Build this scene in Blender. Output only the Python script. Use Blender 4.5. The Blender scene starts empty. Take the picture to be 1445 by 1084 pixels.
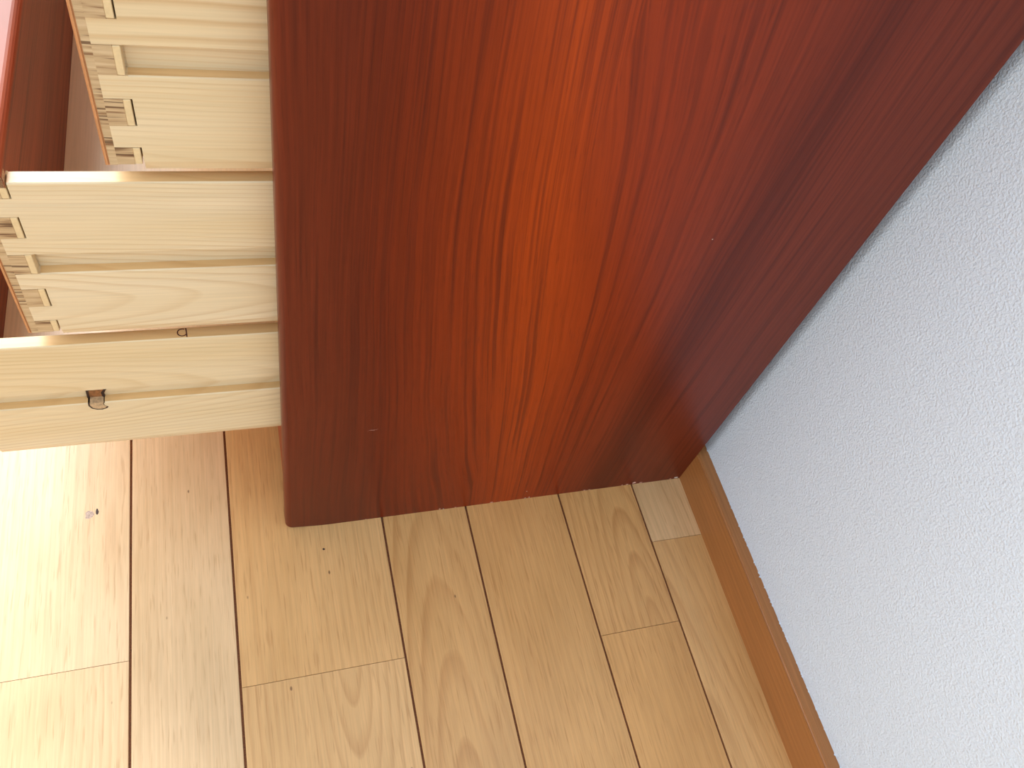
import bpy, bmesh, math, random
from mathutils import Matrix, Vector

random.seed(7)
scene = bpy.context.scene
col = scene.collection

# ------------------------------------------------------------------ camera
cam_data = bpy.data.cameras.new('camera')
cam = bpy.data.objects.new('camera', cam_data)
col.objects.link(cam)
scene.camera = cam
cam_data.sensor_fit = 'HORIZONTAL'
cam_data.sensor_width = 36.0
cam_data.lens = 1151.86 / 1445.0 * 36.0
cam_data.clip_start = 0.01
RX, RY, RZ = CAM_R = ((0.9488, -0.2376, 0.2081), (-0.0819, -0.8213, -0.5646), (0.3050, 0.5187, -0.7987))
rot = Matrix((RX, tuple(-c for c in RY), tuple(-c for c in RZ))).transposed()
cam.matrix_world = Matrix.Translation((-0.0211, -0.3378, 0.7390)) @ rot.to_quaternion().to_matrix().to_4x4()

# ------------------------------------------------------------------ world, daylight, exposure
world = bpy.data.worlds.new('daylight_world')
scene.world = world
world.use_nodes = True
bg = world.node_tree.nodes['Background']
bg.inputs['Color'].default_value = (0.82, 0.92, 1.0, 1)
bg.inputs['Strength'].default_value = 1.05

win = bpy.data.lights.new('window_daylight', 'AREA')
win.shape = 'RECTANGLE'
win.size, win.size_y = 1.05, 1.60
win.energy = 92
win.color = (0.96, 0.98, 1.0)
win_o = bpy.data.objects.new('window_daylight', win)
col.objects.link(win_o)
win_o.location = (-0.86, 1.46, 1.50)
win_o.rotation_euler = (math.radians(-90), 0, 0)      # shines into the room, towards -y

fill_light = bpy.data.lights.new('left_fill_light', 'AREA')  # added fill light from the left, brightens wall and panel edge
fill_light.shape = 'RECTANGLE'
fill_light.size, fill_light.size_y = 1.30, 1.30
fill_light.energy = 11
fill_light.color = (0.92, 0.97, 1.0)
fill_light_o = bpy.data.objects.new('left_fill_light', fill_light)
col.objects.link(fill_light_o)
fill_light_o.location = (-1.86, -0.25, 1.50)
fill_light_o.rotation_euler = (0, math.radians(-90), 0)      # shines along +x
vs = scene.view_settings
vs.view_transform = 'Standard'
vs.look = 'None'
vs.exposure = 0.22
vs.gamma = 1.0
vs.use_curve_mapping = False

# ------------------------------------------------------------------ mesh helpers
def link(name, me, mat=None, parent=None, loc=(0, 0, 0)):
    o = bpy.data.objects.new(name, me)
    col.objects.link(o)
    if mat is not None and me is not None and not me.materials:
        me.materials.append(mat)
    o.parent = parent
    o.location = loc
    return o

def empty(name, parent=None, loc=(0, 0, 0)):
    o = bpy.data.objects.new(name, None)
    o.empty_display_size = 0.05
    col.objects.link(o)
    o.parent = parent
    o.location = loc
    return o

def mesh_of(bm, name, smooth=False):
    bmesh.ops.recalc_face_normals(bm, faces=bm.faces[:])
    me = bpy.data.meshes.new(name)
    bm.to_mesh(me)
    bm.free()
    if smooth:
        me.polygons.foreach_set('use_smooth', [True] * len(me.polygons))
    return me

def add_box(bm, x0, x1, y0, y1, z0, z1):
    v = [bm.verts.new(p) for p in ((x0, y0, z0), (x1, y0, z0), (x1, y1, z0), (x0, y1, z0),
                                   (x0, y0, z1), (x1, y0, z1), (x1, y1, z1), (x0, y1, z1))]
    for f in ((0, 3, 2, 1), (4, 5, 6, 7), (0, 1, 5, 4), (1, 2, 6, 5), (2, 3, 7, 6), (3, 0, 4, 7)):
        bm.faces.new([v[i] for i in f])
    return v

def box_mesh(name, x0, x1, y0, y1, z0, z1, bevel=0.0, seg=2):
    bm = bmesh.new()
    add_box(bm, x0, x1, y0, y1, z0, z1)
    if bevel:
        bmesh.ops.bevel(bm, geom=bm.edges[:], offset=bevel, segments=seg, affect='EDGES', profile=0.5)
    return mesh_of(bm, name)

def prism_x(bm, prof, x0, x1):
    """closed (y, z) outline pushed from x0 to x1"""
    a = [bm.verts.new((x0, y, z)) for y, z in prof]
    b = [bm.verts.new((x1, y, z)) for y, z in prof]
    n = len(prof)
    for i in range(n):
        bm.faces.new((a[i], a[(i + 1) % n], b[(i + 1) % n], b[i]))
    bm.faces.new(a[::-1])
    bm.faces.new(b)

# ------------------------------------------------------------------ material helpers
class NT:
    def __init__(self, name):
        self.m = bpy.data.materials.new(name)
        self.m.use_nodes = True
        self.t = self.m.node_tree
        self.b = self.t.nodes['Principled BSDF']
    def n(self, typ, **kw):
        nd = self.t.nodes.new(typ)
        for k, v in kw.items():
            setattr(nd, k, v)
        return nd
    def put(self, sock, v):
        if isinstance(v, bpy.types.NodeSocket):
            self.t.links.new(v, sock)
        else:
            sock.default_value = v
    def math(self, op, a, b=0.0, c=0.0, clamp=False):
        nd = self.n('ShaderNodeMath', operation=op, use_clamp=clamp)
        for s, v in zip(nd.inputs, (a, b, c)):
            self.put(s, v)
        return nd.outputs[0]
    def vec(self, x, y, z):
        nd = self.n('ShaderNodeCombineXYZ')
        for s, v in zip(nd.inputs, (x, y, z)):
            self.put(s, v)
        return nd.outputs[0]
    def xyz(self):
        tc = self.n('ShaderNodeTexCoord')
        s = self.n('ShaderNodeSeparateXYZ')
        self.t.links.new(tc.outputs['Object'], s.inputs[0])
        return s.outputs
    def rnd(self):
        return self.n('ShaderNodeObjectInfo').outputs['Random']
    def attr(self, name):
        return self.n('ShaderNodeAttribute', attribute_type='OBJECT', attribute_name=name).outputs['Fac']
    def noise(self, vec, scale=1.0, detail=2.0, rough=0.5):
        nd = self.n('ShaderNodeTexNoise')
        self.put(nd.inputs['Vector'], vec)
        nd.inputs['Scale'].default_value = scale
        nd.inputs['Detail'].default_value = detail
        nd.inputs['Roughness'].default_value = rough
        return nd.outputs['Fac']
    def ramp(self, fac, stops, interp='LINEAR'):
        nd = self.n('ShaderNodeValToRGB')
        cr = nd.color_ramp
        cr.interpolation = interp
        while len(cr.elements) < len(stops):
            cr.elements.new(0.5)
        for e, (p, c) in zip(cr.elements, stops):
            e.position = p
            e.color = (c, c, c, 1) if isinstance(c, (int, float)) else (*c, 1)
        self.put(nd.inputs[0], fac)
        return nd.outputs[0]
    def mix(self, fac, a, b, mode='MIX'):
        nd = self.n('ShaderNodeMix', data_type='RGBA', blend_type=mode)
        self.put(nd.inputs[0], fac)
        for s, v in ((nd.inputs[6], a), (nd.inputs[7], b)):
            self.put(s, (*v, 1) if isinstance(v, tuple) and len(v) == 3 else v)
        return nd.outputs[2]
    def bump(self, h, strength, dist):
        nd = self.n('ShaderNodeBump')
        nd.inputs['Strength'].default_value = strength
        nd.inputs['Distance'].default_value = dist
        self.put(nd.inputs['Height'], h)
        self.t.links.new(nd.outputs[0], self.b.inputs['Normal'])
    def rings(self, u, v, depth, slope, freq, wob, off, wob_scale=(9, 1.5)):
        """growth rings of a sawn board: u across, v along the grain (metres)"""
        nz = self.noise(self.vec(self.math('MULTIPLY', u, wob_scale[0]), self.math('MULTIPLY', v, wob_scale[1]), off), 1.0, 3.0)
        nz = self.math('MULTIPLY', self.math('SUBTRACT', nz, 0.5), wob)
        a = self.math('ADD', u, nz)
        d = self.math('MULTIPLY_ADD', v, slope, depth)
        d = self.math('ADD', d, self.math('MULTIPLY', nz, 0.7))
        r = self.math('SQRT', self.math('ADD', self.math('MULTIPLY', a, a), self.math('MULTIPLY', d, d)))
        return self.math('FRACT', self.math('MULTIPLY', r, freq))

# ------------------------------------------------------------------ materials
def make_red(name, along='z', panel=True):
    """dark red-brown stained and varnished wood"""
    k = NT(name)
    x, y, z = k.xyz()
    if panel:
        u, v = x, z
        b = k.math('SUBTRACT', 1.0, k.math('DIVIDE', k.math('ABSOLUTE', k.math('SUBTRACT', u, 0.175)), 0.14), clamp=True)
        dev = k.math('MULTIPLY', k.math('MULTIPLY', k.math('SUBTRACT', v, 0.27), 0.19), b)
        nz = k.math('MULTIPLY', k.math('SUBTRACT', k.noise(k.vec(k.math('MULTIPLY', u, 9), k.math('MULTIPLY', v, 3), 1.3), 1, 2), 0.5), 0.016)
        uu = k.math('ADD', k.math('ADD', u, dev), nz)
        t = k.math('DIVIDE', uu, 0.42)
        base = k.ramp(t, [(0.0, (0.145, 0.021, 0.007)), (0.11, (0.132, 0.017, 0.005)), (0.17, (0.155, 0.018, 0.004)),
                          (0.30, (0.245, 0.029, 0.004)), (0.43, (0.380, 0.048, 0.004)), (0.56, (0.260, 0.029, 0.004)),
                          (0.68, (0.205, 0.027, 0.008)), (0.755, (0.120, 0.017, 0.007)), (0.82, (0.165, 0.025, 0.010)), (1.0, (0.160, 0.026, 0.010))])
    else:
        u, v = z, y
        uu = u
        base = k.ramp(k.noise(k.vec(k.math('MULTIPLY', u, 25), k.math('MULTIPLY', v, 2.5), 3.0), 1, 2),
                      [(0.3, (0.26, 0.052, 0.018)), (0.7, (0.38, 0.085, 0.030))])
    rg = k.rings(k.math('ADD', uu, 0.05), v, 0.03, 0.03, 190.0, 0.008, 2.7, (9, 1.2))
    line = k.ramp(rg, [(0.0, 0.0), (0.55, 0.10), (0.80, 0.45), (0.92, 1.0), (0.97, 0.6), (1.0, 0.0)])
    streak = k.ramp(k.noise(k.vec(k.math('MULTIPLY', uu, 190), k.math('MULTIPLY', v, 2.2), 6.0), 1.0, 3.0, 0.6), [(0.48, 0.0), (0.64, 1.0)])
    amt = k.ramp(k.noise(k.vec(k.math('MULTIPLY', uu, 24), k.math('MULTIPLY', v, 1.5), 9.0), 1, 2), [(0.42, 0.0), (0.66, 0.75)])
    if panel:                                          # closely ringed bands by the front edge and near the back
        band = k.ramp(k.math('DIVIDE', uu, 0.42), [(0.05, 0.0), (0.13, 0.85), (0.24, 0.55), (0.36, 0.18), (0.68, 0.1), (0.74, 0.9), (0.79, 0.6), (0.84, 0.0)])
        amt = k.math('MAXIMUM', k.math('MULTIPLY', amt, 0.6), band)
    c = k.mix(k.math('MULTIPLY', k.math('MULTIPLY', line, amt), 0.50), base, (0.065, 0.008, 0.004))
    c = k.mix(k.math('MULTIPLY', streak, 0.52), c, (0.075, 0.010, 0.005))
    fib = k.noise(k.vec(k.math('MULTIPLY', uu, 420), k.math('MULTIPLY', v, 9), 0.0), 1.0, 3.0, 0.6)
    c = k.mix(1.0, c, k.ramp(fib, [(0.25, 0.80), (0.75, 1.18)]), 'MULTIPLY')
    pore = k.ramp(k.noise(k.vec(k.math('MULTIPLY', uu, 900), k.math('MULTIPLY', v, 45), 4.0), 1.0, 1.0), [(0.62, 0.0), (0.72, 1.0)])
    c = k.mix(k.math('MULTIPLY', pore, 0.25), c, (0.06, 0.008, 0.004))
    k.put(k.b.inputs['Base Color'], c)
    k.b.inputs['Roughness'].default_value = 0.34 if panel else 0.42
    k.b.inputs['IOR'].default_value = 1.40
    k.b.inputs['Specular IOR Level'].default_value = 0.28
    k.bump(fib, 0.06, 0.0006)
    return k.m

def make_pine(name, light, dark, along='x', freq=340.0, knot=None, gloss=0.36, ring_amt=0.75, bold=False):
    k = NT(name)
    x, y, z = k.xyz()
    u, v = (z, x) if along == 'x' else (x, y)
    if along == 'y':
        u, v = x, y
    off = k.math('MULTIPLY', k.rnd(), 37.0)
    up = k.math('ADD', u, k.math('MULTIPLY', y, 0.35)) if along == 'x' else u
    if knot:                                          # the grain runs round a knot
        kx, kz, amp, rad = knot
        dx = k.math('SUBTRACT', x, kx)
        dz = k.math('SUBTRACT', z, kz)
        d2 = k.math('ADD', k.math('MULTIPLY', k.math('MULTIPLY', dx, dx), 0.22), k.math('MULTIPLY', dz, dz))
        g = k.math('POWER', 2.718, k.math('MULTIPLY', d2, -1.0 / (rad * rad)))
        sg = k.math('DIVIDE', dz, k.math('ADD', k.math('ABSOLUTE', dz), 0.006))
        up = k.math('SUBTRACT', up, k.math('MULTIPLY', k.math('MULTIPLY', g, sg), amp))
    dep = k.math('MULTIPLY_ADD', k.rnd(), 0.05, 0.012)
    rg = k.rings(k.math('SUBTRACT', up, k.math('MULTIPLY_ADD', k.rnd(), 0.14, -0.02)), v, dep, 0.07, freq, 0.016, off, (12, 3.0))
    line = k.ramp(rg, [(0.0, 0.0), (0.55, 0.08), (0.88, 1.0), (0.96, 0.5), (1.0, 0.0)])
    amt = k.ramp(k.noise(k.vec(k.math('MULTIPLY', up, 22), k.math('MULTIPLY', v, 1.6), off), 1, 2), [(0.30, 0.15), (0.70, 0.9)])
    if bold:                                          # wide rings in the upper half of the board only
        rb = k.rings(k.math('SUBTRACT', up, 0.015), v, 0.02, -0.10, 120.0, 0.010, 3.3, (10, 5.0))
        lb = k.ramp(rb, [(0.0, 0.0), (0.50, 0.10), (0.85, 0.9), (0.94, 0.5), (1.0, 0.0)])
        msk = k.ramp(z, [(0.070, 0.0), (0.078, 1.0)])
        line = k.mix(msk, line, lb)
        amt = k.math('ADD', k.math('MULTIPLY', amt, 0.55), k.math('MULTIPLY', msk, 0.35))
    tone = k.noise(k.vec(k.math('MULTIPLY', up, 30), k.math('MULTIPLY', v, 3), k.math('ADD', off, 5.0)), 1.0, 2.0)
    base = k.mix(k.ramp(tone, [(0.3, 0.0), (0.75, 1.0)]), light, tuple(c * s for c, s in zip(light, (0.93, 0.87, 0.75))))
    c = k.mix(k.math('MULTIPLY', k.math('MULTIPLY', line, amt), ring_amt), base, dark)
    fib = k.noise(k.vec(k.math('MULTIPLY', up, 700), k.math('MULTIPLY', v, 14), off), 1.0, 2.0)
    c = k.mix(1.0, c, k.ramp(fib, [(0.25, 0.93), (0.75, 1.05)]), 'MULTIPLY')
    k.put(k.b.inputs['Base Color'], c)
    k.b.inputs['Roughness'].default_value = gloss
    k.bump(fib, 0.05, 0.0005)
    return k.m

def make_endgrain(name):
    k = NT(name)
    x, y, z = k.xyz()
    off = k.math('MULTIPLY', k.rnd(), 60.0)
    s = k.noise(k.vec(k.math('MULTIPLY', x, 30), off, k.math('MULTIPLY_ADD', x, 20.0, k.math('MULTIPLY', z, 520))), 1.0, 2.0, 0.6)
    c = k.ramp(s, [(0.32, (0.26, 0.13, 0.055)), (0.43, (0.52, 0.34, 0.17)), (0.70, (0.66, 0.47, 0.26))])
    crack = k.ramp(k.noise(k.vec(k.math('MULTIPLY', x, 22), off, k.math('MULTIPLY_ADD', x, 25.0, k.math('MULTIPLY', z, 480))), 1.0, 1.0),
                   [(0.33, 1.0), (0.38, 0.0)])
    c = k.mix(k.math('MULTIPLY', crack, 0.8), c, (0.10, 0.036, 0.012))
    k.put(k.b.inputs['Base Color'], c)
    k.b.inputs['Roughness'].default_value = 0.5
    k.bump(s, 0.15, 0.0005)
    return k.m

def make_oak(name):
    """floor board; every board carries its own tone, swirl and offset"""
    k = NT(name)
    x, y, z = k.xyz()
    off = k.math('MULTIPLY', k.attr('shift'), 1.0)
    tone = k.attr('tone')
    v = k.math('ADD', y, off)
    rg = k.rings(k.math('ADD', x, k.attr('heart')), y, k.attr('depth'), k.attr('slope'), 150.0, 0.015, off, (14, 3.5))
    line = k.ramp(rg, [(0.0, 0.05), (0.5, 0.15), (0.88, 1.0), (0.96, 0.5), (1.0, 0.05)])
    amt = k.ramp(k.noise(k.vec(k.math('MULTIPLY', x, 14), k.math('MULTIPLY', v, 3), off), 1, 2), [(0.35, 0.15), (0.70, 0.8)])
    base = k.ramp(tone, [(0.0, (0.500, 0.235, 0.074)), (0.35, (0.660, 0.345, 0.115)), (0.65, (0.715, 0.430, 0.185)), (1.0, (0.740, 0.580, 0.390))])
    c = k.mix(k.math('MULTIPLY', k.math('MULTIPLY', line, amt), k.attr('figure')), base, k.mix(1.0, base, (0.62, 0.48, 0.36), 'MULTIPLY'))
    blot = k.noise(k.vec(k.math('MULTIPLY', x, 20), k.math('MULTIPLY', v, 7), k.math('ADD', off, 3.0)), 1.0, 3.0)
    c = k.mix(1.0, c, k.ramp(blot, [(0.3, (0.90, 0.87, 0.82)), (0.7, (1.06, 1.06, 1.07))]), 'MULTIPLY')
    fib = k.noise(k.vec(k.math('MULTIPLY', x, 650), k.math('MULTIPLY', v, 16), off), 1.0, 3.0, 0.6)
    c = k.mix(1.0, c, k.ramp(fib, [(0.25, 0.88), (0.75, 1.08)]), 'MULTIPLY')
    pore = k.ramp(k.noise(k.vec(k.math('MULTIPLY', x, 620), k.math('MULTIPLY', v, 34), k.math('ADD', off, 8.0)), 1.0, 1.0), [(0.60, 0.0), (0.72, 1.0)])
    c = k.mix(k.math('MULTIPLY', pore, 0.36), c, k.mix(1.0, base, (0.55, 0.42, 0.30), 'MULTIPLY'))
    vo = k.n('ShaderNodeTexVoronoi', feature='F1')
    k.put(vo.inputs['Vector'], k.vec(k.math('MULTIPLY', x, 34), k.math('MULTIPLY', v, 17), off))
    vo.inputs['Scale'].default_value = 1.0
    speck = k.ramp(vo.outputs['Distance'], [(0.022, 1.0), (0.040, 0.0)])
    c = k.mix(k.math('MULTIPLY', speck, 0.75), c, (0.12, 0.045, 0.018))
    k.put(k.b.inputs['Base Color'], c)
    k.put(k.b.inputs['Roughness'], k.ramp(blot, [(0.2, 0.30), (0.8, 0.42)]))
    h = k.math('SUBTRACT', fib, k.math('MULTIPLY', pore, 0.6))
    k.bump(h, 0.10, 0.0006)
    return k.m

def make_base(name):
    k = NT(name)
    x, y, z = k.xyz()
    rg = k.rings(k.math('ADD', z, x), y, 0.03, 0.05, 150.0, 0.02, 4.2, (9, 2))
    line = k.ramp(rg, [(0.0, 0.0), (0.9, 0.8), (1.0, 0.0)])
    fib = k.noise(k.vec(k.math('MULTIPLY', k.math('ADD', z, x), 420), k.math('MULTIPLY', y, 10), 0.0), 1.0, 3.0, 0.6)
    c = k.mix(k.math('MULTIPLY', line, 0.4), (0.400, 0.160, 0.045), (0.260, 0.092, 0.025))
    c = k.mix(1.0, c, k.ramp(fib, [(0.25, 0.82), (0.75, 1.15)]), 'MULTIPLY')
    k.put(k.b.inputs['Base Color'], c)
    k.b.inputs['Roughness'].default_value = 0.42
    k.bump(fib, 0.08, 0.0005)
    return k.m

def make_wallpaper(name):
    k = NT(name)
    x, y, z = k.xyz()
    p = k.vec(x, y, z)
    wob = k.n('ShaderNodeTexNoise')
    k.put(wob.inputs['Vector'], p)
    wob.inputs['Scale'].default_value = 560
    wob.inputs['Detail'].default_value = 2.0
    h1 = k.ramp(wob.outputs['Fac'], [(0.25, 0.0), (0.75, 1.0)])
    h2 = k.noise(p, 900, 2.0)
    h = k.math('ADD', k.math('MULTIPLY', h1, 0.8), k.math('MULTIPLY', h2, 0.35))
    k.b.inputs['Base Color'].default_value = (0.735, 0.84, 0.96, 1)
    k.b.inputs['Roughness'].default_value = 0.45
    k.bump(h, 0.75, 0.0010)
    return k.m

def make_plain(name, c, rough=0.6, var=0.15, scale=400):
    k = NT(name)
    x, y, z = k.xyz()
    nz = k.noise(k.vec(x, y, z), scale, 2.0)
    k.put(k.b.inputs['Base Color'], k.mix(1.0, c, k.ramp(nz, [(0.25, 1 - var), (0.75, 1 + var)]), 'MULTIPLY'))
    k.b.inputs['Roughness'].default_value = rough
    return k.m

RED_PANEL = make_red('red_stained_panel', panel=True)
RED_FRONT = make_red('red_stained_front', panel=False)
PINE = make_pine('pine_side', (0.820, 0.665, 0.440), (0.58, 0.35, 0.14))
PINE_KNOT = make_pine('pine_side_knotty', (0.820, 0.665, 0.430), (0.58, 0.36, 0.14), knot=(0.091, 0.0535, 0.010, 0.014))
PINE_BOLD = make_pine('pine_side_wide_rings', (0.810, 0.640, 0.400), (0.56, 0.30, 0.10), bold=True)
PINE_BOUNCE = make_pine('pine_edge_bounce_tint', (0.780, 0.530, 0.260), (0.60, 0.33, 0.12))  # golden tint stands in for warm light bounced between the drawers
BOTTOM = make_pine('pale_plywood', (0.90, 0.62, 0.35), (0.76, 0.48, 0.24), along='y', freq=60, ring_amt=0.4)
SKIN = make_plain('stained_skin', (0.60, 0.27, 0.105), 0.4, 0.12, 250)
KEY = make_plain('pale_key', (0.78, 0.57, 0.30), 0.5, 0.08, 300)
END = make_endgrain('end_grain')
OAK = make_oak('oak_board')
BASE = make_base('brown_skirting')
PAPER = make_wallpaper('embossed_wallpaper')
SUB = make_plain('seam_filler', (0.21, 0.080, 0.032), 0.8, 0.5, 900)
CHIP = make_plain('bare_chip', (0.72, 0.42, 0.33), 0.5, 0.25, 600)
FLAKE = make_plain('pale_flake', (0.72, 0.64, 0.58), 0.5, 0.2, 600)
INK = make_plain('ink', (0.075, 0.014, 0.010), 0.6, 0.2)
KNOTD = make_plain('knot_dark', (0.030, 0.010, 0.005), 0.6, 0.5, 500)
KNOTM = make_plain('knot_brown', (0.30, 0.115, 0.035), 0.5, 0.4, 500)
KNOTL = make_plain('knot_pale', (0.52, 0.35, 0.19), 0.6, 0.3, 500)
PLASTER = make_plain('plaster', (0.80, 0.80, 0.79), 0.8, 0.03, 40)
FRAME = make_plain('white_window_frame', (0.75, 0.75, 0.74), 0.4, 0.03, 40)

# ------------------------------------------------------------------ floor
XW = 0.4334                       # wall plane
XB = 0.4200                       # front of the skirting
floor = link('floor', box_mesh('floor', -1.9, XW, -1.5, 1.5, -0.03, -0.0022), SUB)
floor['kind'] = 'structure'
floor['label'] = 'light oak board floor with dark brown seams'

def add_plank(x0, x1, y0, y1, **kw):
    gx, gy = 0.00105, 0.00022
    w, l = x1 - x0, y1 - y0
    bm = bmesh.new()
    add_box(bm, -w / 2 + gx, w / 2 - gx, -l / 2 + gy, l / 2 - gy, -0.003, 0.0)
    top = [e for e in bm.edges if all(abs(v.co.z) < 1e-6 for v in e.verts) and abs(e.verts[0].co.x - e.verts[1].co.x) < 1e-6]
    bmesh.ops.bevel(bm, geom=top, offset=0.0003, segments=1, affect='EDGES')
    o = link('plank', mesh_of(bm, 'plank'), OAK, floor, ((x0 + x1) / 2, (y0 + y1) / 2, 0))
    o['shift'] = kw.get('shift', random.uniform(0, 40))
    o['tone'] = kw.get('tone', random.uniform(0.4, 0.7))
    o['heart'] = kw.get('heart', random.choice((-1, 1)) * random.uniform(0.05, 0.12))
    o['depth'] = kw.get('depth', random.uniform(0.02, 0.06))
    o['figure'] = 0.75 if 'depth' in kw else 0.38
    o['slope'] = kw.get('slope', 0.015)
    return o

# boards seen in the photograph, column by column: (x0, x1, [butt joints])
columns = [(-0.2750, -0.1342, [-0.0990]), (-0.1342, -0.0491, [-0.42]), (-0.0491, 0.0912, [-0.1380]),
           (0.0912, 0.1761, [-0.47]), (0.1761, 0.2766, [-0.55]), (0.2766, 0.3617, [-0.1517]), (0.3617, XB + 0.002, [-0.0676])]
tones = {(0, 0): .80, (0, 1): .84, (1, 1): .82, (2, 0): .66, (2, 1): .60, (3, 1): .52, (4, 1): .46,
         (5, 0): .40, (5, 1): .45, (6, 0): .55, (6, 1): .74}  # leftmost boards set paler, window light on the floor put into their tone
hearts = {(2, 0): (-0.020, 0.008, -0.16, 0.36), (5, 1): (-0.018, 0.010, 0.12, -0.39), (3, 1): (0.004, 0.006, 0.10, -0.39), (6, 0): (0.03, 0.03, 0.05, 0)}
xl = -0.275
widths = [0.085, 0.14, 0.1005, 0.085, 0.085, 0.14, 0.1005]
i = 0
extra = []
while xl > -1.85:
    w = widths[i % len(widths)]
    extra.append((xl - w, xl, [random.uniform(-0.5, 0.3)]))
    xl -= w
    i += 1
for ci, (x0, x1, js) in enumerate(columns + extra):
    ys = sorted([-1.5, js[0] - 0.72 if js[0] - 0.72 > -1.4 else -1.45] + js + [js[0] + 0.78, 1.5])
    for bi in range(len(ys) - 1):
        kw = {}
        key = (ci, bi - 1) if ci < len(columns) else None
        if key in tones:
            kw['tone'] = tones[key]
        if key in hearts:
            kw['heart'], d0, kw['slope'], ve = hearts[key]
            kw['depth'] = d0 - kw['slope'] * ve
        add_plank(x0, x1, ys[bi], ys[bi + 1], **kw)

# knots and nail-sized holes in the boards near the chest
def blob(bm, cx, cy, cz, rx, ry, n=10, jit=0.25, lift=0.00012):
    c = bm.verts.new((cx, cy, cz + lift))
    ring = []
    for a in range(n):
        t = 2 * math.pi * a / n
        s = 1 + random.uniform(-jit, jit)
        ring.append(bm.verts.new((cx + rx * s * math.cos(t), cy + ry * s * math.sin(t), cz + 0.00002)))
    for a in range(n):
        bm.faces.new((c, ring[a], ring[(a + 1) % n]))
KNOTGREY = make_plain('knot_grey', (0.42, 0.30, 0.23), 0.5, 0.45, 700)
for name, mt, spots in (('knot', KNOTGREY, [(-0.169, 0.0400, 0.0036, 0.0044)]),
                        ('knot', KNOTD, [(-0.1625, 0.0425, 0.0013, 0.0028)]),
                        ('knot', KNOTD, [(0.0325, -0.0246, 0.0012, 0.0013)])):
    bm = bmesh.new()
    for s in spots:
        blob(bm, s[0], s[1], 0, s[2], s[3])
    o = link(name, mesh_of(bm, name), mt, floor)

# ------------------------------------------------------------------ wall with wallpaper, skirting, window wall
wall_right = link('wall_right', box_mesh('wall_right', XW, XW + 0.10, -1.5, 1.6, -0.03, 2.5), PAPER)
wall_right['kind'] = 'structure'
wall_right['label'] = 'bluish white embossed wallpaper wall behind the chest'

bm = bmesh.new()
add_box(bm, XB, XW, -1.5, 1.5, 0.0, 0.0515)
te = [e for e in bm.edges if all(abs(v.co.x - XB) < 1e-6 and v.co.z > 0.05 for v in e.verts)]
bmesh.ops.bevel(bm, geom=te, offset=0.0016, segments=3, affect='EDGES')
baseboard = link('baseboard_right', mesh_of(bm, 'baseboard_right'), BASE)
baseboard['kind'] = 'structure'
baseboard['label'] = 'brown wooden skirting board along the wallpapered wall'
bm = bmesh.new()
blob(bm, 0, 0, 0, 0.0016, 0.0011, 8)
me = mesh_of(bm, 'nail_hole')
o = link('nail_hole', me, KNOTD, baseboard, (XB - 0.00005, -0.312, 0.036))
o.rotation_euler = (0, math.radians(-90), 0)

# ragged lower edge of the wallpaper, lapping onto the skirting's top
bm = bmesh.new()
n = 420
prev = None
for i in range(n + 1):
    y = -0.42 + 0.47 * i / n
    rag = 0.0 + (0.0011 * random.random() ** 3 if random.random() < 0.5 else 0)
    if random.random() < 0.03:
        rag += 0.0012
    a = bm.verts.new((XW + 0.0002, y, 0.0523))
    b = bm.verts.new((XW - 0.00002, y, 0.0520))
    c = bm.verts.new((XW - 0.00003 - rag, y, 0.0517))
    if prev:
        bm.faces.new((prev[0], a, b, prev[1]))
        bm.faces.new((prev[1], b, c, prev[2]))
    prev = (a, b, c)
link('wallpaper_edge', mesh_of(bm, 'wallpaper_edge'), PAPER, wall_right)

# the wall with the window that lights the room (beyond the chest, out of the picture)
bm = bmesh.new()
WX0, WX1, WZ0, WZ1 = -1.41, -0.31, 0.68, 2.32
add_box(bm, -1.9, WX0, 1.5, 1.6, -0.03, 2.5)
add_box(bm, WX1, XW, 1.5, 1.6, -0.03, 2.5)
add_box(bm, WX0, WX1, 1.5, 1.6, -0.03, WZ0)
add_box(bm, WX0, WX1, 1.5, 1.6, WZ1, 2.5)
wb = link('wall_back', mesh_of(bm, 'wall_back'), PLASTER)
wb['kind'] = 'structure'
wb['label'] = 'plain plaster wall with the window opening'
bm = bmesh.new()
for x0, x1, z0, z1 in ((WX0, WX0 + 0.04, WZ0, WZ1), (WX1 - 0.04, WX1, WZ0, WZ1), (WX0 + 0.04, WX1 - 0.04, WZ0, WZ0 + 0.04), (WX0 + 0.04, WX1 - 0.04, WZ1 - 0.04, WZ1)):
    add_box(bm, x0, x1, 1.53, 1.58, z0, z1)
w1 = link('window_1', mesh_of(bm, 'window_1'), FRAME)
w1['kind'] = 'structure'
w1['label'] = 'white window frame in the plaster wall'

# the wall on the left with a window opening added for the fill light (out of the picture)
bm = bmesh.new()
LY0, LY1, LZ0, LZ1 = -0.93, 0.43, 0.82, 2.18
add_box(bm, -2.0, -1.9, -1.5, LY0, -0.03, 2.5)
add_box(bm, -2.0, -1.9, LY1, 1.6, -0.03, 2.5)
add_box(bm, -2.0, -1.9, LY0, LY1, -0.03, LZ0)
add_box(bm, -2.0, -1.9, LY0, LY1, LZ1, 2.5)
wl = link('wall_left', mesh_of(bm, 'wall_left'), PLASTER)
wl['kind'] = 'structure'
wl['label'] = 'plain plaster wall opposite the wallpapered wall'
bm = bmesh.new()
for y0, y1, z0, z1 in ((LY0, LY0 + 0.03, LZ0, LZ1), (LY1 - 0.03, LY1, LZ0, LZ1), (LY0 + 0.03, LY1 - 0.03, LZ0, LZ0 + 0.03), (LY0 + 0.03, LY1 - 0.03, LZ1 - 0.03, LZ1)):
    add_box(bm, -1.97, -1.93, y0, y1, z0, z1)
w2 = link('fill_window', mesh_of(bm, 'fill_window'), FRAME)
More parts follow.
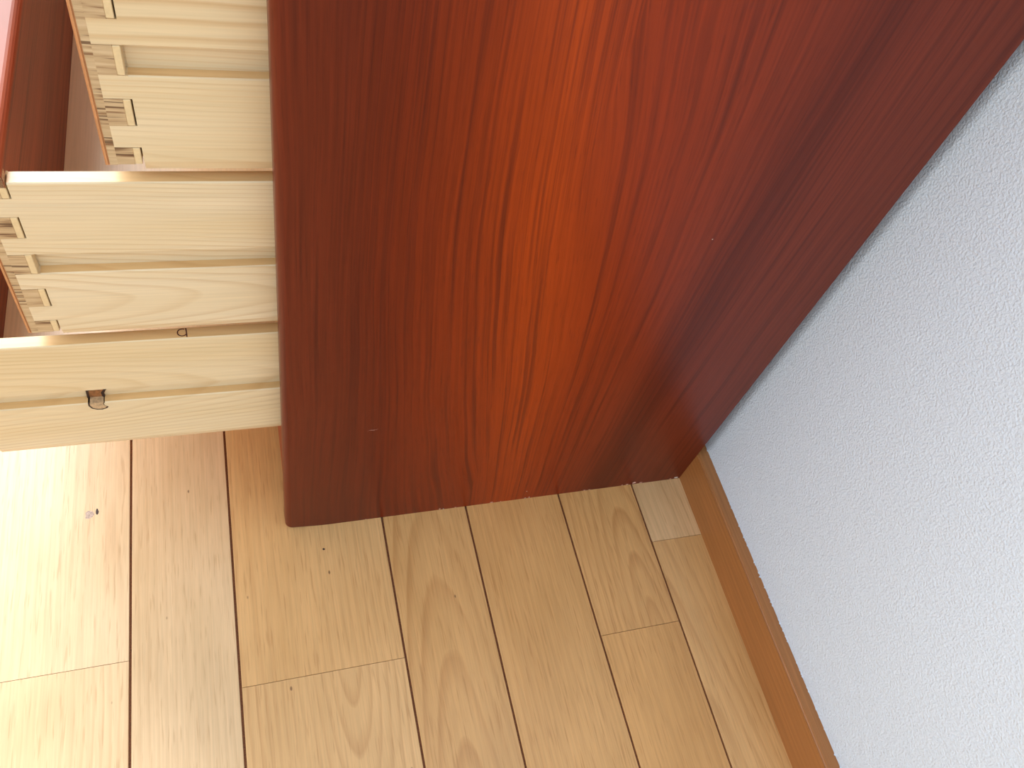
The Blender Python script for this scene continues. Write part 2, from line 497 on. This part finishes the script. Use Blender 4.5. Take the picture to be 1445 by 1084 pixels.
w2['kind'] = 'structure'
w2['label'] = 'unseen white frame added around the left fill light'

# ------------------------------------------------------------------ chest of drawers
H, WID = 0.715, 0.82              # height, width along the wall
PT = 0.0200                       # side panel thickness
DY = 0.0225                       # outer face of the drawer sides
chest = empty('chest_of_drawers')
chest['label'] = 'dark red stained chest of drawers with pulled-out pine drawers on the oak floor'
chest['category'] = 'chest'

bm = bmesh.new()
add_box(bm, 0.0, XB - 0.0004, 0.0, PT, 0.0, H)
fe = [e for e in bm.edges if all(abs(v.co.x) < 1e-6 and v.co.z < 0.01 for v in e.verts)]
bmesh.ops.bevel(bm, geom=fe, offset=0.0075, segments=6, affect='EDGES', profile=0.5)
ve = []
for e in bm.edges:
    a, b = e.verts[0].co, e.verts[1].co
    same_y = abs(a.y - b.y) < 1e-6
    onfront = max(a.x, b.x) < 0.0076 and max(a.z, b.z) > 0.0 and same_y
    if onfront:
        ve.append(e)
bmesh.ops.bevel(bm, geom=ve, offset=0.0046, segments=6, affect='EDGES', profile=0.5)
side = link('side_panel', mesh_of(bm, 'side_panel', True), RED_PANEL, chest)
side.data.set_sharp_from_angle(angle=math.radians(35))
side['label'] = 'dark red stained side panel'
far = side.copy()
col.objects.link(far)
far.parent = chest
far.location = (0, WID - PT, 0)
link('back_panel', box_mesh('back_panel', 0.408, 0.414, PT, WID - PT, 0.01, H - 0.02), BOTTOM, chest)
link('top_panel', box_mesh('top_panel', -0.012, XB - 0.0004, -0.012, WID + 0.012, H, H + 0.022, 0.004, 4), RED_FRONT, chest)

# drawer pieces, local frame: x = 0 at the outer front face, z = 0 at the drawer's underside, y = DY the near side's outer face
LEN, ST = 0.398, 0.0095
DW = WID - 2 * DY                # outer drawer width
GR0, GR1, GD = 0.0578, 0.0733, 0.0064
TOPZ, FTOP = 0.1262, 0.1350
PINS = [(0.0045, 0.0155), (0.0288, 0.0448), (GR0, GR1 + 0.0005), (0.0866, 0.1026), (0.1156, 0.1310)]
X_SKIN, X_LAP, X_PIN, X_KEY, X_GAP = 0.0022, 0.0060, 0.0143, 0.0178, 0.0187

def side_mesh(name, sgn):
    """near side for sgn=+1 (outer face at y=0, inner towards +y), mirrored for -1"""
    bm = bmesh.new()
    r = 0.0007
    prof = [(0.0020, 0.0), (0.0007, 0.0040), (0.0, 0.0063), (0.0, GR0 - r), (r, GR0), (GD, GR0), (GD, GR1), (r, GR1), (0.0, GR1 + r),
            (0.0, TOPZ - r), (r, TOPZ), (ST - r, TOPZ), (ST, TOPZ - r), (ST, 0.0)]
    prof = [(sgn * y, z) for y, z in prof]
    prism_x(bm, prof, X_GAP, LEN)
    edges = [0.0045] + [q for p in PINS for q in p]
    # tails between the pins, and the inner layer behind pins and tails
    rows = [(PINS[i][1], PINS[i + 1][0]) for i in range(4)]
    for a, b in rows:
        add_box(bm, X_LAP, X_GAP, *sorted((0.0, sgn * 0.0070)), a, b)
    add_box(bm, X_LAP, X_GAP, *sorted((sgn * 0.0070, sgn * ST)), 0.004, TOPZ)
    me = mesh_of(bm, name)
    for p in me.polygons:                              # milled top and groove floor take the bounced-light tint
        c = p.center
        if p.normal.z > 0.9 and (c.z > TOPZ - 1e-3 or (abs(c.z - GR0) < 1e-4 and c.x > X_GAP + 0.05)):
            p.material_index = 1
    return me

ME_SIDE = side_mesh('drawer_side', 1)
ME_SIDE_FAR = side_mesh('drawer_side_far', -1)
ME_SIDE_KNOT = ME_SIDE.copy()
ME_SIDE_BOLD = ME_SIDE.copy()
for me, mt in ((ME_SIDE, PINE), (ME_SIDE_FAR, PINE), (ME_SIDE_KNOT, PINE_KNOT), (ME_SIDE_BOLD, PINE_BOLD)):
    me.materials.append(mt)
    me.materials.append(PINE_BOUNCE)
ME_PIN = []
ME_KEY = []
for a, b in PINS:
    ME_PIN.append(box_mesh('pin', X_LAP, X_PIN, -0.00015, 0.0070, a + 0.0001, b - 0.0002))
    ME_PIN[-1].materials.append(END)
    ME_KEY.append(box_mesh('joint_key', X_PIN, X_KEY, -0.0002, 0.0070, a + 0.0002, b - 0.0004, 0.0003, 1))
    ME_KEY[-1].materials.append(KEY)
bm = bmesh.new()
add_box(bm, X_SKIN, X_LAP, -0.00005, 0.0090, 0.0042, FTOP - 0.012)
ME_LAP = mesh_of(bm, 'end_grain_lap')
ME_LAP.materials.append(END)
bm = bmesh.new()
add_box(bm, 0.0, X_SKIN, -0.0003, 0.0090, 0.0036, FTOP - 0.012)
bmesh.ops.bevel(bm, geom=[e for e in bm.edges if all(v.co.y < 0 for v in e.verts)], offset=0.0008, segments=2, affect='EDGES')
ME_SKIN = mesh_of(bm, 'front_edge')
ME_SKIN.materials.append(SKIN)
# the front board: body between the end pieces, with a rounded top lip that stands above the sides
bm = bmesh.new()
rr = 0.0046
arc = [(X_KEY - rr + rr * math.sin(t * math.pi / 10), FTOP - rr + rr * math.cos(t * math.pi / 10)) for t in range(6)]
prof = [(0.0, FTOP - 0.0118)] + [(X_KEY - px, pz) for px, pz in arc[::-1]] + arc + [(X_KEY, FTOP - 0.0118)]
va = [bm.verts.new((px, -0.0002, pz)) for px, pz in prof]
vb = [bm.verts.new((px, DW + 0.0002, pz)) for px, pz in prof]
for i in range(len(prof)):
    j = (i + 1) % len(prof)
    bm.faces.new((va[i], va[j], vb[j], vb[i]))
bm.faces.new(va[::-1])
bm.faces.new(vb)
add_box(bm, 0.0, X_KEY, 0.0091, DW - 0.0091, 0.0036, FTOP - 0.0118)
add_box(bm, 0.0, X_KEY, DW - 0.0091, DW + 0.0002, 0.0036, FTOP - 0.0118)
ME_FRONT = mesh_of(bm, 'drawer_front')
ME_FRONT.materials.append(RED_FRONT)
ME_BOT = box_mesh('drawer_bottom', X_KEY - 0.001, LEN - 0.006, ST - 0.002, DW - ST + 0.002, 0.0165, 0.0205)
ME_BOT.materials.append(BOTTOM)
ME_BACK = box_mesh('drawer_back', LEN - 0.012, LEN - 0.002, ST, DW - ST, 0.004, TOPZ - 0.004, 0.0006, 1)
ME_BACK.materials.append(PINE)

def make_drawer(x0, z0, label=None, near=ME_SIDE, full=True):
    d = empty('drawer', chest, (x0, DY, z0))
    if label:
        d['label'] = label
    link('drawer_side', near, None, d)
    link('drawer_side', ME_SIDE_FAR, None, d, (0, DW, 0))
    link('drawer_front', ME_FRONT, None, d)
    link('drawer_bottom', ME_BOT, None, d)
    link('drawer_back', ME_BACK, None, d)
    link('end_grain_lap', ME_LAP, None, d)
    link('front_edge', ME_SKIN, None, d)
    if full:
        for a, b in zip(ME_PIN, ME_KEY):
            link('joint_pin', a, None, d)
            link('joint_key', b, None, d)
    return d

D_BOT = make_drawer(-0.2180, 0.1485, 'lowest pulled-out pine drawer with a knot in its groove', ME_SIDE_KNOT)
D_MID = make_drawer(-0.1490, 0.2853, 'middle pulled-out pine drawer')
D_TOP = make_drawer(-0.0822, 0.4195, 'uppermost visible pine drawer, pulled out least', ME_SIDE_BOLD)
make_drawer(0.0022, 0.0118, 'closed drawer nearest the floor', full=False)
make_drawer(0.0022, 0.5560, 'closed drawer under the top', full=False)

# wooden runners on the panels, one per drawer groove
ME_RUN = box_mesh('runner', 0.012, 0.400, 0.0, DY - PT + GD - 0.0008, GR0 + 0.0010, GR1 - 0.0015)
ME_RUN.materials.append(PINE)
for z0 in (0.0118, 0.1485, 0.2853, 0.4195, 0.5560):
    link('runner', ME_RUN, None, chest, (0, PT, z0))
    r = link('runner', ME_RUN, None, chest, (0, WID - PT - (DY - PT + GD - 0.0008), z0))

# handwritten mark on the top edge of the lowest pulled-out drawer's side
def ribbon(bm, pts, w, z):
    prev = None
    for i, p in enumerate(pts):
        a = Vector(pts[max(i - 1, 0)])
        b = Vector(pts[min(i + 1, len(pts) - 1)])
        t = (b - a).normalized()
        nrm = Vector((-t.y, t.x)) * w / 2
        q = Vector(p)
        l = bm.verts.new((q.x + nrm.x, q.y + nrm.y, z))
        r = bm.verts.new((q.x - nrm.x, q.y - nrm.y, z))
        if prev:
            bm.faces.new((prev[0], l, r, prev[1]))
        prev = (l, r)
bm = bmesh.new()
ox, oy = 0.2180, -DY              # world to drawer frame
loop = []
for t in range(0, 15):
    a = math.radians(62 + t * 19.5)
    loop.append((-0.0612 + 0.0030 * math.cos(a) + ox, 0.02755 + 0.0030 * math.sin(a) + oy))
ribbon(bm, loop, 0.00080, TOPZ + 0.00008)
ribbon(bm, [(-0.0589 + ox, 0.0310 + oy), (-0.0586 + ox, 0.0280 + oy), (-0.0583 + ox, 0.0236 + oy)], 0.00080, TOPZ + 0.00010)
mk = link('handwritten_mark', mesh_of(bm, 'handwritten_mark'), INK, D_BOT)
mk['label'] = 'dark handwritten figure nine'

# knot broken out of the lower lip of that drawer's groove
def outline_disc(bm, pts, y0, y1):
    a = [bm.verts.new((x, y0, z)) for x, z in pts]
    b = [bm.verts.new((x, y1, z)) for x, z in pts]
    n = len(pts)
    for i in range(n):
        bm.faces.new((a[i], a[(i + 1) % n], b[(i + 1) % n], b[i]))
    bm.faces.new(a)
    bm.faces.new(b[::-1])
kx, kz = 0.2180 - 0.1252, GR0
ol = [(-0.0058, 0.0), (-0.0060, -0.0030), (-0.0045, -0.0066), (-0.0012, -0.0086), (0.0022, -0.0089), (0.0052, -0.0076),
      (0.0066, -0.0060), (0.0046, -0.0040), (0.0040, -0.0018), (0.0050, 0.0)]
bm = bmesh.new()
outline_disc(bm, [(kx + x, kz + z) for x, z in ol], -0.00015, GD)
knot = link('knot', mesh_of(bm, 'knot'), KNOTD, D_BOT)
knot['label'] = 'dark knot broken out of the groove edge'
bm = bmesh.new()
outline_disc(bm, [(kx + 0.0002 + x * 0.83, kz - 0.0002 + (z + 0.0004) * 0.86) for x, z in ol], -0.00035, GD - 0.001)
link('knot_face', mesh_of(bm, 'knot_face'), KNOTL, D_BOT)
bm = bmesh.new()
outline_disc(bm, [(kx - 0.0052, kz + 0.0001), (kx + 0.0040, kz + 0.0001), (kx + 0.0062, kz + 0.0060), (kx + 0.0068, kz + 0.0098), (kx + 0.0005, kz + 0.0110),
                  (kx - 0.0046, kz + 0.0085)], GD - 0.0012, GD)
link('knot_hollow', mesh_of(bm, 'knot_hollow'), KNOTM, D_BOT)
bm = bmesh.new()
for (ax, az), (bx, bz) in (((-0.0056, 0.0), (-0.0050, 0.0090)), ((-0.0050, 0.0090), (0.0005, 0.0114)), ((0.0005, 0.0114), (0.0072, 0.0102)),
                           ((0.0072, 0.0102), (0.0042, 0.0048)), ((0.0042, 0.0048), (0.0044, 0.0))):
    t = Vector((bx - ax, bz - az)).normalized() * 0.0008
    nx, nz = -t.y, t.x
    outline_disc(bm, [(kx + ax + nx, kz + az + nz), (kx + bx + nx, kz + bz + nz), (kx + bx - nx, kz + bz - nz), (kx + ax - nx, kz + az - nz)], GD - 0.0016, GD)
link('knot_rim', mesh_of(bm, 'knot_rim'), KNOTD, D_BOT)

# chips and scratches on the side panel
def flake(x, z, w, h, mt, name='paint_chip', n=7):
    bm = bmesh.new()
    pts = []
    for i in range(n):
        t = 2 * math.pi * i / n
        s = random.uniform(0.55, 1.15)
        pts.append((x + w / 2 * s * math.cos(t), max(0.00005, z + h / 2 * s * math.sin(t))))
    c = bm.verts.new((x, -0.00035, z))
    r = [bm.verts.new((px, 0.0002, pz)) for px, pz in pts]
    for i in range(n):
        bm.faces.new((c, r[i], r[(i + 1) % n]))
    return link(name, mesh_of(bm, name), mt, chest)
for x, w, h, mt in ((0.0755, .002, .0010, CHIP), (0.1490, .0030, .0026, CHIP), (0.1530, .0020, .0016, FLAKE), (0.1655, .0030, .0012, CHIP), (0.2030, .0050, .0022, CHIP),
                    (0.2130, .0026, .0012, CHIP), (0.2395, .0022, .0020, FLAKE), (0.2440, .0020, .0026, FLAKE), (0.3060, .0036, .0016, CHIP), (0.3120, .0050, .0014, CHIP),
                    (0.3500, .0040, .0020, CHIP), (0.3560, .0050, .0024, CHIP), (0.3640, .0060, .0050, CHIP), (0.3720, .0050, .0026, CHIP),
                    (0.4150, .0070, .0044, FLAKE), (0.4080, .0040, .0022, CHIP)):
    flake(x, h * 0.55, w * 1.25, h * 1.5, mt)
flake(0.2378, 0.0165, 0.0016, 0.0016, FLAKE)
flake(0.2870, 0.3780, 0.0016, 0.0016, FLAKE)
bm = bmesh.new()
prev = None
for i in range(9):
    t = i / 8
    x = 0.0660 + 0.0085 * t
    z = 0.1680 + 0.0014 * t + 0.0004 * math.sin(t * 7)
    w = 0.0002 * math.sin(math.pi * min(max(t, .08), .92))
    a = bm.verts.new((x, -0.00012, z + w))
    b = bm.verts.new((x, -0.00012, z - w))
    if prev:
        bm.faces.new((prev[0], a, b, prev[1]))
    prev = (a, b)
link('scratch', mesh_of(bm, 'scratch'), CHIP, chest)
